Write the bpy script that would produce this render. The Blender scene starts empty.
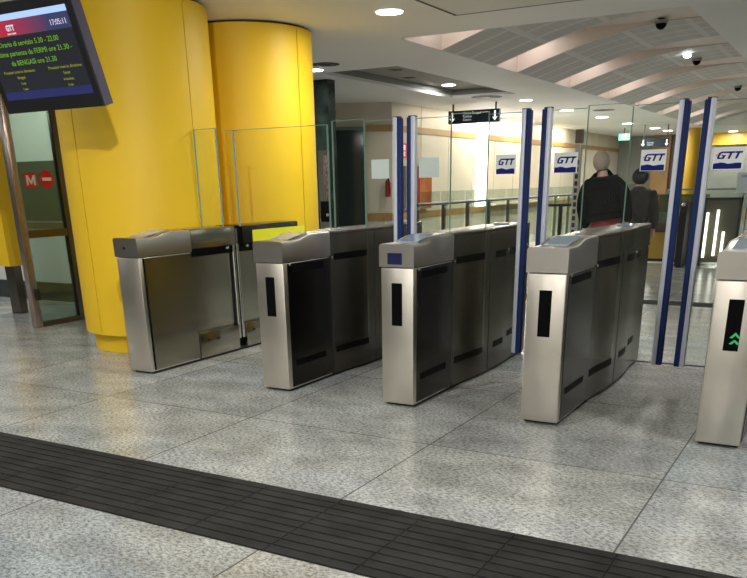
import bpy, bmesh, math, random
from mathutils import Vector, Matrix
random.seed(7)
PI = math.pi
SC = bpy.context.scene
COL = SC.collection

# ------------------------------------------------------------------ camera
def make_camera():
    f, yaw, pitch, roll = 803.86, math.radians(30.08), math.radians(21.33), math.radians(-1.033)
    F = Vector((-math.sin(yaw)*math.cos(pitch), math.cos(yaw)*math.cos(pitch), -math.sin(pitch)))
    R0 = Vector((math.cos(yaw), math.sin(yaw), 0)); U0 = R0.cross(F)
    R = math.cos(roll)*R0 + math.sin(roll)*U0
    U = -math.sin(roll)*R0 + math.cos(roll)*U0
    cd = bpy.data.cameras.new('camera'); co = bpy.data.objects.new('camera', cd); COL.objects.link(co)
    m = Matrix((R, U, -F)).transposed().to_4x4(); m.translation = Vector((0, 0, 1.3))
    co.matrix_world = m
    cd.sensor_fit = 'HORIZONTAL'; cd.sensor_width = 36; cd.lens = 36*f/747
    cd.shift_y = (498-289)/747; cd.clip_start = .05; cd.clip_end = 200
    SC.camera = co
make_camera()
# ------------------------------------------------------------------ world, exposure, big lights
w = bpy.data.worlds.new('world'); SC.world = w; w.use_nodes = True
w.node_tree.nodes['Background'].inputs[0].default_value = (.9, .95, 1, 1)
w.node_tree.nodes['Background'].inputs[1].default_value = .05
SC.view_settings.view_transform = 'Standard'; SC.view_settings.look = 'None'
SC.view_settings.gamma = 1; SC.view_settings.use_curve_mapping = False
SC.view_settings.exposure = 0.9
LIGHT_W = 20.0          # one ceiling downlight
WARM = (1, .98, .95)
NEAR_LIGHTS = [(-3.69, 6.78), (-2.25, 2.6), (1.3, 3.3), (-1.0, 6.9), (1.6, 6.4), (-6.6, 2.9),
               (-5.0, -.4), (1.3, .2), (3.9, 3.3), (-1.2, -3.0), (-3.7, -3.0), (-1.6, -.6)]
NEAR_POWER = {1: 1.0, 3: .8, 4: .8, 5: .9, 6: .8, 11: .8, 9: 1.8, 10: 1.8}
def lamp(kind, loc, power, size, color=WARM, rot=(0, 0, 0), size_y=None, spread=None):
    ld = bpy.data.lights.new('downlight_lamp', kind); ld.energy = power; ld.color = color
    if kind == 'AREA':
        if size_y: ld.shape = 'RECTANGLE'; ld.size = size; ld.size_y = size_y
        else: ld.shape = 'DISK'; ld.size = size
        if spread: ld.spread = spread
    else: ld.shadow_soft_size = size
    o = bpy.data.objects.new('downlight_lamp', ld); COL.objects.link(o)
    o.location = loc; o.rotation_euler = rot
    return o

def added_pillar_spot():      # added unseen spotlight: brightens the nearer yellow pillar, throws the monitor's shadow
    p, q = Vector((-2.3, 2.2, ZC0-.06)), Vector((-5.2, 5.1, .9))
    o = lamp('AREA', p, 9.5, .07, spread=1.7); o.rotation_euler = (q-p).to_track_quat('-Z', 'Y').to_euler(); o.name = 'added_pillar_spot_lamp'
ZC0 = 2.64
# ------------------------------------------------------------------ helpers
def mat(name, color, rough=.5, metal=0, emit=None, estr=0, spec=None, coat=0):
    m = bpy.data.materials.new(name); m.use_nodes = True
    b = m.node_tree.nodes['Principled BSDF']
    b.inputs['Base Color'].default_value = (*color, 1)
    b.inputs['Roughness'].default_value = rough; b.inputs['Metallic'].default_value = metal
    if spec is not None: b.inputs['Specular IOR Level'].default_value = spec
    if coat: b.inputs['Coat Weight'].default_value = coat; b.inputs['Coat Roughness'].default_value = .12
    if emit: b.inputs['Emission Color'].default_value = (*emit, 1); b.inputs['Emission Strength'].default_value = estr
    return m
def nodes(m): return m.node_tree.nodes, m.node_tree.links, m.node_tree.nodes['Principled BSDF']
def brushed(name, color, rough, scale=(60, 60, 1.2), bump=.12, vary=.10):
    m = mat(name, color, rough, 1); N, L, b = nodes(m)
    tc = N.new('ShaderNodeTexCoord'); mp = N.new('ShaderNodeMapping'); mp.inputs['Scale'].default_value = scale
    nz = N.new('ShaderNodeTexNoise'); nz.inputs['Scale'].default_value = 6; nz.inputs['Detail'].default_value = 4
    L.new(tc.outputs['Object'], mp.inputs[0]); L.new(mp.outputs[0], nz.inputs[0])
    mr = N.new('ShaderNodeMapRange'); mr.inputs[3].default_value = rough-vary; mr.inputs[4].default_value = rough+vary
    L.new(nz.outputs[0], mr.inputs[0]); L.new(mr.outputs[0], b.inputs['Roughness'])
    n2 = N.new('ShaderNodeTexNoise'); n2.inputs['Scale'].default_value = 3.5; n2.inputs['Detail'].default_value = 5
    L.new(tc.outputs['Object'], n2.inputs[0])
    cr = N.new('ShaderNodeMapRange'); cr.inputs[3].default_value = .82; cr.inputs[4].default_value = 1.1
    L.new(n2.outputs[0], cr.inputs[0])
    mx = N.new('ShaderNodeMix'); mx.data_type = 'RGBA'; mx.blend_type = 'MULTIPLY'; mx.inputs[0].default_value = 1
    mx.inputs[6].default_value = (*color, 1); L.new(cr.outputs[0], mx.inputs[7]); L.new(mx.outputs[2], b.inputs['Base Color'])
    bp = N.new('ShaderNodeBump'); bp.inputs['Strength'].default_value = bump; bp.inputs['Distance'].default_value = .002
    L.new(nz.outputs[0], bp.inputs['Height']); L.new(bp.outputs[0], b.inputs['Normal'])
    return m
def glass(name, tint, refl=1.0, alpha=1.0):
    m = bpy.data.materials.new(name); m.use_nodes = True; N = m.node_tree.nodes; L = m.node_tree.links
    N.remove(N['Principled BSDF']); out = N['Material Output']
    t = N.new('ShaderNodeBsdfTransparent'); t.inputs[0].default_value = (*tint, 1)
    g = N.new('ShaderNodeBsdfGlossy'); g.inputs['Roughness'].default_value = .02; g.inputs[0].default_value = (.9, 1, .96, 1)
    fr = N.new('ShaderNodeFresnel'); fr.inputs[0].default_value = 1.45
    mu = N.new('ShaderNodeMath'); mu.operation = 'MULTIPLY'; mu.inputs[1].default_value = refl
    L.new(fr.outputs[0], mu.inputs[0])
    df = N.new('ShaderNodeBsdfDiffuse'); df.inputs[0].default_value = (.8, .85, .8, 1)
    m0 = N.new('ShaderNodeMixShader'); m0.inputs[0].default_value = .0015; L.new(t.outputs[0], m0.inputs[1]); L.new(df.outputs[0], m0.inputs[2])
    mx = N.new('ShaderNodeMixShader'); L.new(mu.outputs[0], mx.inputs[0]); L.new(m0.outputs[0], mx.inputs[1]); L.new(g.outputs[0], mx.inputs[2])
    L.new(mx.outputs[0], out.inputs[0])
    return m
def box(bm, x0, x1, y0, y1, z0, z1, bev=0, seg=2):
    r = bmesh.ops.create_cube(bm, size=1)
    vs = r['verts']
    for v in vs:
        v.co = Vector((x0 if v.co.x < 0 else x1, y0 if v.co.y < 0 else y1, z0 if v.co.z < 0 else z1))
    if bev:
        es = list({e for v in vs for e in v.link_edges})
        bmesh.ops.bevel(bm, geom=es, offset=bev, segments=seg, affect='EDGES', profile=.5)
def cyl(bm, p0, p1, r0, r1=None, n=24, cap=True):
    p0, p1 = Vector(p0), Vector(p1); d = p1-p0; r1 = r0 if r1 is None else r1
    res = bmesh.ops.create_cone(bm, cap_ends=cap, segments=n, radius1=r0, radius2=r1, depth=d.length)
    M = Matrix.Translation((p0+p1)/2) @ d.to_track_quat('Z', 'Y').to_matrix().to_4x4()
    bmesh.ops.transform(bm, matrix=M, verts=res['verts'])
def ball(bm, c, r, sx=1, sy=1, sz=1, n=16):
    res = bmesh.ops.create_uvsphere(bm, u_segments=n, v_segments=n//2+2, radius=r)
    for v in res['verts']: v.co = Vector((v.co.x*sx, v.co.y*sy, v.co.z*sz))+Vector(c)
def poly(bm, pts, ext):
    """closed outline pts (3D) extruded by the vector ext"""
    a = [bm.verts.new(p) for p in pts]; e = Vector(ext); b = [bm.verts.new(Vector(p)+e) for p in pts]
    bm.faces.new(a); bm.faces.new(list(reversed(b))); n = len(pts)
    for i in range(n): bm.faces.new((a[i], b[i], b[(i+1) % n], a[(i+1) % n]))
def quad(bm, *p): bm.faces.new([bm.verts.new(q) for q in p])
def obj(name, bm, m, parent=None, smooth=False):
    bmesh.ops.recalc_face_normals(bm, faces=bm.faces)
    me = bpy.data.meshes.new(name); bm.to_mesh(me); bm.free(); me.materials.append(m)
    if smooth:
        for p in me.polygons: p.use_smooth = True
        try: me.set_sharp_from_angle(angle=math.radians(40))
        except Exception: pass
    o = bpy.data.objects.new(name, me); COL.objects.link(o)
    if parent is not None:
        o.parent = parent
        q, dz = parent, Vector((0, 0, 0))
        while q is not None: dz += q.location; q = q.parent
        if dz.length: me.transform(Matrix.Translation(-dz))      # meshes are written in world coordinates
    return o
def tag(o, label, cat, group=None, kind=None):
    o['label'] = label; o['category'] = cat
    if group: o['group'] = group
    if kind: o['kind'] = kind
    return o
def thing(name, label, cat, loc=(0, 0, 0), group=None):
    o = bpy.data.objects.new(name, None); COL.objects.link(o); o.location = loc; o.empty_display_size = .1
    return tag(o, label, cat, group)
def struct(name, bm, m, parent=None, smooth=False):
    o = obj(name, bm, m, parent, smooth)
    if parent is None: o['kind'] = 'structure'
    return o
def B(*a, **k):
    bm = bmesh.new(); box(bm, *a, **k); return bm
def copy_tree(o, parent=None):
    c = o.copy(); COL.objects.link(c); c.parent = parent
    for ch in list(o.children): copy_tree(ch, c)
    return c
def text_obj(name, s, m, parent, origin, right, up, size, bold=0, shear=0, align='LEFT', width=None):
    cu = bpy.data.curves.new(name, 'FONT'); cu.body = s; cu.size = size; cu.offset = bold; cu.shear = shear
    cu.align_x = align; cu.extrude = .0006; cu.resolution_u = 3
    t = bpy.data.objects.new('tmp', cu); COL.objects.link(t)
    dg = bpy.context.evaluated_depsgraph_get(); dg.update()
    me = bpy.data.meshes.new_from_object(t.evaluated_get(dg)); bpy.data.objects.remove(t); bpy.data.curves.remove(cu)
    R, U = Vector(right).normalized(), Vector(up).normalized(); Nn = R.cross(U)
    xs = [v.co.x for v in me.vertices]; k = 1
    if width and xs: k = width/(max(xs)-min(xs))
    M = Matrix((R*k, U, Nn)).transposed().to_4x4(); M.translation = Vector(origin)
    me.transform(M); me.materials.clear(); me.materials.append(m); me.name = name
    o = bpy.data.objects.new(name, me); COL.objects.link(o); o.parent = parent
    q, dz = parent, Vector((0, 0, 0))
    while q is not None: dz += q.location; q = q.parent
    if dz.length: me.transform(Matrix.Translation(-dz))
    return o

# ------------------------------------------------------------------ materials
STEEL = brushed('brushed_steel', (.74, .685, .60), .33, bump=.02, vary=.04)
STEEL_TOP = brushed('brushed_steel_head', (.50, .465, .42), .29, bump=0, vary=.01)
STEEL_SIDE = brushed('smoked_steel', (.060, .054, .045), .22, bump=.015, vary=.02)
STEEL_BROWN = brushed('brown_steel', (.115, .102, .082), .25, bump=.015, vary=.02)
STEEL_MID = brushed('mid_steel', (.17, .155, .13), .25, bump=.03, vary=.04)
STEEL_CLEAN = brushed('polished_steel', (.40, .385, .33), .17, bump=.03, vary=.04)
BLACK = mat('black_gloss', (.003, .003, .0035), .45, spec=.05)
BLACK_MATT = mat('black_matt', (.012, .012, .013), .6)
DARKMETAL = mat('dark_metal', (.03, .03, .032), .4, .6)
GLASS = glass('clear_glass', (.955, .975, .955), .18)
GLASS_G = glass('green_glass', (.92, .96, .93), .35)
GLASS_DOOR = glass('door_glass', (.60, .70, .64), 1.2)
GLASS_EDGE = mat('glass_edge', (.20, .32, .26), .15)
WHITE = mat('white_paper', (.90, .91, .93), .6)
BLUE = mat('blue_foam', (.016, .034, .13), .6, spec=.2)
SILVER = mat('pale_aluminium', (.62, .65, .75), .4, .15)
NAVY = mat('navy_print', (.008, .012, .17), .6, spec=.2)
RED = mat('red_print', (.85, .012, .02), .45)
YELLOW = None
CHROME = mat('sensor_chrome', (.85, .85, .82), .15, 1)

def granite():
    m = mat('granite', (.45, .45, .43), .25); N, L, b = nodes(m)
    tc = N.new('ShaderNodeTexCoord'); sp = N.new('ShaderNodeSeparateXYZ'); L.new(tc.outputs['Object'], sp.inputs[0])
    def math_(op, a, bb=None, c=None):
        n = N.new('ShaderNodeMath'); n.operation = op
        for i, v in enumerate((a, bb, c)):
            if v is None: continue
            if isinstance(v, (int, float)): n.inputs[i].default_value = v
            else: L.new(v, n.inputs[i])
        return n.outputs[0]
    tx = math_('DIVIDE', math_('ADD', sp.outputs[0], .59+24), 1.2)
    # joints across: y = 2.8, 4.13, 5.38 ... (1.25 m rows)
    ty = math_('DIVIDE', math_('ADD', sp.outputs[1], 25.33-4.13+.0), 1.245)
    fx, fy = math_('FRACT', tx), math_('FRACT', ty)
    ex = math_('MINIMUM', fx, math_('SUBTRACT', 1, fx)); ey = math_('MINIMUM', fy, math_('SUBTRACT', 1, fy))
    joint = math_('LESS_THAN', math_('MINIMUM', ex, ey), .0034)
    # slabs of half width give the patchy tone
    tx2 = math_('FLOOR', math_('MULTIPLY', tx, 1)); ty2 = math_('FLOOR', math_('MULTIPLY', ty, 2))
    cb = N.new('ShaderNodeCombineXYZ'); L.new(tx2, cb.inputs[0]); L.new(ty2, cb.inputs[1])
    wn = N.new('ShaderNodeTexWhiteNoise'); wn.noise_dimensions = '3D'; L.new(cb.outputs[0], wn.inputs[0])
    rp = N.new('ShaderNodeValToRGB'); e = rp.color_ramp.elements
    e[0].position = 0; e[0].color = (.36, .37, .355, 1); e[1].position = 1; e[1].color = (.50, .50, .47, 1)
    for p, c in ((.3, (.45, .45, .41, 1)), (.55, (.35, .385, .39, 1)), (.8, (.42, .435, .425, 1))):
        q = e.new(p); q.color = c
    L.new(wn.outputs[0], rp.inputs[0])
    # speckle
    mp = N.new('ShaderNodeMapping'); mp.inputs['Rotation'].default_value = (0, 0, .9); mp.inputs['Scale'].default_value = (1, 1.6, 1)
    L.new(tc.outputs['Object'], mp.inputs[0])
    sk = N.new('ShaderNodeTexNoise'); sk.inputs['Scale'].default_value = 46; sk.inputs['Detail'].default_value = 9; sk.inputs['Roughness'].default_value = .78
    L.new(mp.outputs[0], sk.inputs[0])
    r2 = N.new('ShaderNodeValToRGB'); r2.color_ramp.elements[0].position = .38; r2.color_ramp.elements[0].color = (.26, .26, .27, 1)
    r2.color_ramp.elements[1].position = .56; r2.color_ramp.elements[1].color = (1.22, 1.22, 1.22, 1); L.new(sk.outputs[0], r2.inputs[0])
    cl = N.new('ShaderNodeTexNoise'); cl.inputs['Scale'].default_value = 3.2; cl.inputs['Detail'].default_value = 4; L.new(mp.outputs[0], cl.inputs[0])
    r3 = N.new('ShaderNodeMapRange'); r3.inputs[1].default_value = .3; r3.inputs[2].default_value = .7; r3.inputs[3].default_value = .72; r3.inputs[4].default_value = 1.18; L.new(cl.outputs[0], r3.inputs[0])
    def mul(a, bb):
        x = N.new('ShaderNodeMix'); x.data_type = 'RGBA'; x.blend_type = 'MULTIPLY'; x.inputs[0].default_value = 1
        L.new(a, x.inputs[6]); L.new(bb, x.inputs[7]); return x.outputs[2]
    c = mul(mul(rp.outputs[0], r2.outputs[0]), r3.outputs[0])
    jm = N.new('ShaderNodeMix'); jm.data_type = 'RGBA'; L.new(joint, jm.inputs[0]); L.new(c, jm.inputs[6]); jm.inputs[7].default_value = (.11, .11, .10, 1)
    L.new(jm.outputs[2], b.inputs['Base Color'])
    rr = N.new('ShaderNodeMapRange'); rr.inputs[3].default_value = .13; rr.inputs[4].default_value = .30; L.new(sk.outputs[0], rr.inputs[0]); L.new(rr.outputs[0], b.inputs['Roughness'])
    bp = N.new('ShaderNodeBump'); bp.inputs['Strength'].default_value = .06; bp.inputs['Distance'].default_value = .002
    L.new(sk.outputs[0], bp.inputs['Height']); L.new(bp.outputs[0], b.inputs['Normal'])
    return m
GRANITE = granite()
def noisy(name, c1, c2, scale, rough=.5, detail=3, stretch=(1, 1, 1), bump=0, coat=0, metal=0):
    m = mat(name, c1, rough, metal, coat=coat); N, L, b = nodes(m)
    tc = N.new('ShaderNodeTexCoord'); mp = N.new('ShaderNodeMapping'); mp.inputs['Scale'].default_value = stretch
    L.new(tc.outputs['Object'], mp.inputs[0])
    nz = N.new('ShaderNodeTexNoise'); nz.inputs['Scale'].default_value = scale; nz.inputs['Detail'].default_value = detail; L.new(mp.outputs[0], nz.inputs[0])
    r = N.new('ShaderNodeValToRGB'); r.color_ramp.elements[0].position = .35; r.color_ramp.elements[1].position = .65
    r.color_ramp.elements[0].color = (*c1, 1); r.color_ramp.elements[1].color = (*c2, 1)
    L.new(nz.outputs[0], r.inputs[0]); L.new(r.outputs[0], b.inputs['Base Color'])
    if bump:
        bp = N.new('ShaderNodeBump'); bp.inputs['Strength'].default_value = bump; L.new(nz.outputs[0], bp.inputs['Height']); L.new(bp.outputs[0], b.inputs['Normal'])
    return m
YELLOW = noisy('yellow_panel', (.75, .475, .008), (.79, .505, .010), 1.2, .55)
YELLOW_DK = noisy('ochre_panel', (.50, .31, .02), (.56, .36, .03), 1.2, .45)
LEMON = mat('lemon_sticker', (.85, .80, .02), .45)
WALL = noisy('beige_stone', (.52, .46, .36), (.58, .515, .41), 1.5, .45)
WALL_G = noisy('grey_wall', (.19, .20, .17), (.23, .24, .21), 1.2, .5)
WOOD = noisy('tan_stripe', (.27, .15, .04), (.36, .21, .06), 9, .45, stretch=(1, 6, 1))
CEIL = noisy('ceiling_paint', (.76, .76, .745), (.80, .80, .785), .8, .6)
CEIL_IN = noisy('recess_dark', (.24, .235, .215), (.28, .275, .25), .8, .6)  # darker tone inside the ceiling recess
SLOTW = noisy('slot_plaster', (.72, .64, .58), (.76, .68, .62), 1.5, .6)
TACT = noisy('tactile_rubber', (.016, .015, .014), (.030, .029, .026), 6, .75, detail=6)
TACT.node_tree.nodes['Principled BSDF'].inputs['Specular IOR Level'].default_value = .2
TACT_LOW = mat('tactile_groove', (.008, .0075, .007), .7)
GREEN_M = noisy('green_marble', (.008, .016, .014), (.03, .045, .038), 5, .12, detail=6)
def perforated():
    m = mat('perforated_panel', (.4, .39, .36), .6); N, L, b = nodes(m)
    tc = N.new('ShaderNodeTexCoord'); sp = N.new('ShaderNodeSeparateXYZ'); L.new(tc.outputs['Object'], sp.inputs[0])
    br = N.new('ShaderNodeTexBrick'); br.offset = 0; br.inputs['Scale'].default_value = 1
    br.inputs['Brick Width'].default_value = .72; br.inputs['Row Height'].default_value = .39; br.inputs['Mortar Size'].default_value = .045; br.inputs['Mortar Smooth'].default_value = .3
    br.inputs['Color1'].default_value = (.50, .485, .46, 1); br.inputs['Color2'].default_value = (.53, .515, .49, 1); br.inputs['Mortar'].default_value = (.64, .63, .60, 1)
    L.new(tc.outputs['Object'], br.inputs[0])
    wv = N.new('ShaderNodeTexVoronoi'); wv.inputs['Scale'].default_value = 55; wv.inputs['Randomness'].default_value = 0; L.new(tc.outputs['Object'], wv.inputs[0])
    mr = N.new('ShaderNodeMapRange'); mr.inputs[1].default_value = .2; mr.inputs[2].default_value = .35; mr.inputs[3].default_value = .75; mr.inputs[4].default_value = 1.05; L.new(wv.outputs[0], mr.inputs[0])
    x = N.new('ShaderNodeMix'); x.data_type = 'RGBA'; x.blend_type = 'MULTIPLY'; x.inputs[0].default_value = 1
    L.new(br.outputs[0], x.inputs[6]); L.new(mr.outputs[0], x.inputs[7]); L.new(x.outputs[2], b.inputs['Base Color'])
    return m
PERF = perforated()
LAMP_ON = mat('lamp_diffuser', (1, 1, 1), .5, emit=(1, .97, .9), estr=9)
STRIP_ON = mat('light_strip_diffuser', (1, 1, 1), .5, emit=(1, .96, .86), estr=3.2)

# ------------------------------------------------------------------ structure: floor
ZC, ZV = 2.64, 3.06
bm = B(-14, 6, -5, 30.2, -.12, 0); struct('floor', bm, GRANITE)
# tactile strip y 2.20..2.80
bm = B(-12, 4, 2.2, 2.8, 0, .001); struct('trim_1', bm, TACT_LOW)
bm = bmesh.new()
nb = 10
for i in range(int(16/.4)):
    x0 = -12.17+.4*i
    for j in range(nb):
        y0 = 2.2+.6/nb*j
        box(bm, x0+.0015, x0+.3985, y0+.0045, y0+.6/nb-.0045, .0008, .0055, bev=.0018, seg=1)
struct('trim_2', bm, TACT)
# darker floor joints / thresholds beyond the gates, and a painted bright reflection
struct('trim_3', B(-4.4, 4, 6.30, 6.335, -.001, .003), TACT_LOW)
struct('trim_4', B(-4.0, 4, 9.45, 9.78, -.001, .003), TACT)
struct('trim_5', B(-3.6, 4, 14.3, 14.55, -.001, .004), mat('painted_reflection', (.7, .7, .68), .3))  # pale strip painted in for a bright line of reflected light

# ------------------------------------------------------------------ structure: ceiling
def slab(x0, x1, y0, y1, z, t=.04): return (x0, x1, y0, y1, z, z+t)
bm = bmesh.new()
for s in (slab(-14, 6, -5, 8.04, ZC), slab(-14, -6.35, 8.04, 26, ZC), slab(-5.22, -4.25, 8.04, 26, ZC),
          slab(-6.35, -5.22, 8.04, 9.78, ZC), slab(-6.35, -5.22, 13.9, 26, ZC), slab(-14, 6, 26, 30.2, ZC)):
    box(bm, *s)
box(bm, -4.25, 6, 8.0, 8.04, ZC+.04, ZV+.04); box(bm, -4.25, 6, 26, 26.04, ZC+.04, ZV+.04)
ceiling = struct('ceiling', bm, CEIL)
bm = bmesh.new()
box(bm, -6.35, -5.22, 9.78, 13.9, ZC+.12, ZC+.15)
for s in ((-6.36, -6.35, 9.78, 13.9), (-5.22, -5.21, 9.78, 13.9), (-6.35, -5.22, 9.77, 9.78), (-6.35, -5.22, 13.9, 13.91)):
    box(bm, *s, ZC+.039, ZC+.15)
struct('ceiling_recess', bm, CEIL_IN)
# vault: rising curved perforated panels with open light slots between
prof = [(-4.25, 2.64), (-4.04, 2.705), (-3.82, 2.772), (-3.6, 2.835), (-3.38, 2.893), (-3.15, 2.945), (-2.9, 2.99), (-2.6, 3.03), (-2.3, 3.052), (-2.0, 3.06)]
slots = [(8.98+2.33*k-(.78 if k else .9), 8.98+2.33*k) for k in range(8)]
slots = [s for s in slots if s[1] < 26]
ys = [8.04]; strips = []
cur = 8.04
for a, b_ in slots:
    if a-cur > .05: strips.append((cur, a))
    cur = b_
strips.append((cur, 26))
bm = bmesh.new()
for a, b_ in strips:
    top = [(x, a, z+.03) for x, z in prof][::-1]
    poly(bm, [(x, a, z) for x, z in prof]+top, (0, b_-a, 0))
struct('ceiling_vault_panels', bm, PERF)
bm = bmesh.new()
for a, b_ in slots:      # side walls of each slot, end wall and its top
    for yy in (a-.001, b_-.011):
        poly(bm, [(x, yy, z-.001) for x, z in prof]+[(-4.25, yy, ZV+.02)], (0, .012, 0))
    box(bm, -4.252, -4.24, a-.001, b_+.001, ZC-.001, ZV+.03)
    box(bm, -4.25, -2.0, a-.001, b_+.001, ZV+.005, ZV+.03)
struct('ceiling_slots', bm, SLOTW)
struct('ceiling_high', B(-2.0, 6, 8.04, 26, ZV, ZV+.04), CEIL)
for k, (a, b_) in enumerate(slots):
    o = lamp('AREA', (-3.95, (a+b_)/2, ZV-.01), 1.7, .35, (1, .88, .82), size_y=.5); o.name = 'slot_lamp'
# perforated ceiling panel in the near ceiling with its frame line
bm = B(-3.28, 5.2, -4, 7.24, ZC-.004, ZC+.001); struct('ceiling_panel', bm, noisy('ceiling_perforated', (.66, .655, .62), (.70, .69, .66), 1.4, .6))
bm = bmesh.new()
box(bm, -3.315, -3.305, -4, 7.275, ZC-.003, ZC+.002); box(bm, -3.315, 5.2, 7.265, 7.275, ZC-.003, ZC+.002)
box(bm, -3.29, -3.282, -4, 7.25, ZC-.006, ZC+.002); box(bm, -3.29, 5.2, 7.242, 7.25, ZC-.006, ZC+.002)
struct('trim_6', bm, mat('ceiling_joint', (.12, .11, .09), .7))

# ------------------------------------------------------------------ structure: walls
struct('wall_back', B(-14, 6, -5.2, -5, 0, ZC), mat('pale_wall', (.75, .74, .70), .6))
struct('wall_right', B(6, 6.2, -5, 30.2, 0, ZV+.04), mat('pale_side_wall', (.72, .71, .67), .6))
struct('wall_left', B(-14.2, -14, -5, 7.0, 0, ZC), WALL_G)
bm = B(-14, -6.3, 7.0, 7.2, 0, ZC); struct('wall_left_corridor', bm, mat('corridor_wall', (.62, .64, .63), .4))
struct('baseboard_left_corridor', B(-14, -6.3, 6.97, 7.0, 0, .22), mat('dark_baseboard', (.035, .045, .045), .3))
struct('trim_7', B(-14, -6.3, 6.975, 7.0, .86, .93), mat('brown_rail', (.13, .09, .06), .35))
struct('reflection_pane_1', B(-9.6, -7.3, 6.985, 7.0, .95, 1.62), mat('dark_reflection', (.06, .085, .07), .08))  # dark pane put in for the dark reflections in the glass door
struct('wall_left_rear', B(-9.7, -9.5, 7.2, 12.8, 0, ZC), WALL)
# angled wall A : (-9.6,12.64) -> (-7.5,13.8)
A0, A1 = Vector((-9.6, 12.64, 0)), Vector((-7.5, 13.8, 0)); AD = (A1-A0).normalized(); AN = Vector((-AD.y, AD.x, 0))
def apt(s, d, z):   # s metres back from the corner A1 along the wall, d metres out of it
    p = A1-AD*s-AN*d; return (p.x, p.y, z)
def abox(bm, s0, s1, d0, d1, z0, z1): poly(bm, [apt(s0, d0, z0), apt(s1, d0, z0), apt(s1, d1, z0), apt(s0, d1, z0)], (0, 0, z1-z0))
bm = bmesh.new(); abox(bm, -.02, 2.4, -.2, 0, 0, ZC); struct('wall_angled', bm, WALL)
bm = bmesh.new(); abox(bm, 0, .44, -.01, .012, 2.17, 2.28); struct('trim_8', bm, WOOD)
bm = bmesh.new(); abox(bm, 0, .44, -.01, .012, .66, .80); struct('trim_9', bm, WOOD)
bm = bmesh.new(); abox(bm, -.01, .44, -.01, .03, 0, .12); struct('baseboard_angled', bm, mat('brown_baseboard', (.22, .14, .08), .5))
struct('wall_stripe_side', B(-7.7, -7.5, 13.8, 30.2, 0, ZC), WALL)
struct('trim_10', B(-7.51, -7.486, 13.8, 30, 2.17, 2.28), WOOD)
struct('trim_11', B(-7.51, -7.486, 13.8, 30, .66, .79), WOOD)
bm = bmesh.new()
for i in range(12): box(bm, -7.502, -7.496, 15.0+1.25*i, 15.006+1.25*i, 0, ZC)
struct('trim_12', bm, mat('stone_joint', (.25, .21, .16), .6))
# door in angled wall (dark glazed lift door)
d = thing('door_1', 'x', 'x'); del d['label']; del d['category']; d['kind'] = 'structure'
bm = bmesh.new(); abox(bm, .49, 1.05, -.01, .03, 0, 2.2); obj('door_pane', bm, mat('dark_door_glass', (.012, .022, .026), .08), d)
bm = bmesh.new(); abox(bm, .45, .49, -.01, .05, 0, 2.25); abox(bm, 1.05, 1.09, -.01, .05, 0, 2.25); abox(bm, .49, 1.05, -.01, .05, 2.2, 2.25); obj('door_frame', bm, mat('green_frame', (.10, .16, .14), .3), d)
# far wall
struct('wall_far', B(-7.7, 6, 30, 30.2, 0, ZC), WALL_G)
struct('trim_13', B(-5.2, 6, 29.9, 30.0, 2.28, ZC), YELLOW_DK)
struct('trim_14', B(-6.3, -5.75, 29.7, 30.0, 0, ZC), noisy('ochre_wood', (.26, .14, .04), (.34, .19, .06), 5, .4))
struct('trim_15', B(-5.72, -5.25, 29.8, 30.0, 0, ZC), mat('oxblood_panel', (.05, .006, .008), .3))
struct('baseboard_far', B(-5.2, 6, 29.93, 30.0, 0, .35), mat('tan_skirting', (.30, .24, .16), .5))

# ------------------------------------------------------------------ yellow pillars
def pillar(cx, cy, r, label, seams, plinth=True):
    t = thing('clad_pillar', label, 'pillar', (cx, cy, 0), 'yellow clad round pillars')
    bm = bmesh.new(); cyl(bm, (cx, cy, .001), (cx, cy, .153), r-.085, n=96); cyl(bm, (cx, cy, .153), (cx, cy, ZC-.001), r-.024, n=96); obj('core', bm, BLACK_MATT, t, True)
    def shell(name, rr, z0, z1, gap):
        bm = bmesh.new(); S = sorted(seams); n = len(S)
        for i in range(n):
            a0 = S[i]+gap/rr; a1 = (S[(i+1) % n]+(2*PI if i == n-1 else 0))-gap/rr
            k = 40; pts = []
            for j in range(k+1):
                a = a0+(a1-a0)*j/k; pts.append((cx+rr*math.cos(a), cy+rr*math.sin(a), z0))
            for j in range(k, -1, -1):
                a = a0+(a1-a0)*j/k; pts.append((cx+(rr-.02)*math.cos(a), cy+(rr-.02)*math.sin(a), z0))
            # as strip of quads
            m_ = len(pts)//2
            lo = [bm.verts.new(p) for p in pts]; hi = [bm.verts.new((p[0], p[1], z1)) for p in pts]
            for j in range(m_-1):
                o1, o2, i1, i2 = j, j+1, 2*m_-1-j, 2*m_-2-j
                bm.faces.new((lo[o1], lo[o2], hi[o2], hi[o1])); bm.faces.new((lo[i2], lo[i1], hi[i1], hi[i2]))
                bm.faces.new((hi[o1], hi[o2], hi[i2], hi[i1])); bm.faces.new((lo[o2], lo[o1], lo[i1], lo[i2]))
            for e in (0, m_-1):
                f = 2*m_-1-e; bm.faces.new((lo[e], hi[e], hi[f], lo[f]))
        return obj(name, bm, YELLOW, t, True)
    shell('cladding', r, .155, ZC-.018, .0042)
    shell('plinth_cladding', r-.062, .002, .152, .0012)
    return t
def seam_at(cx, cy, deg): return math.radians(deg)
def tocam(cx, cy): return math.atan2(-cy, -cx)
P1, P2, PR = (-5.314, 5.40), (-5.28, 6.85), .633
a1 = tocam(*P1); a2 = tocam(*P2)
pillar(*P1, PR, 'large round yellow pillar behind the hanging screen', [a1-math.radians(50), a1+math.radians(41), a1+math.radians(150), a1+math.radians(220)])
pillar(*P2, PR, 'round yellow pillar farther back behind the tall glass gate', [a2+math.radians(48), a2-math.radians(50), a2+math.radians(140), a2+math.radians(220)])

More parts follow.
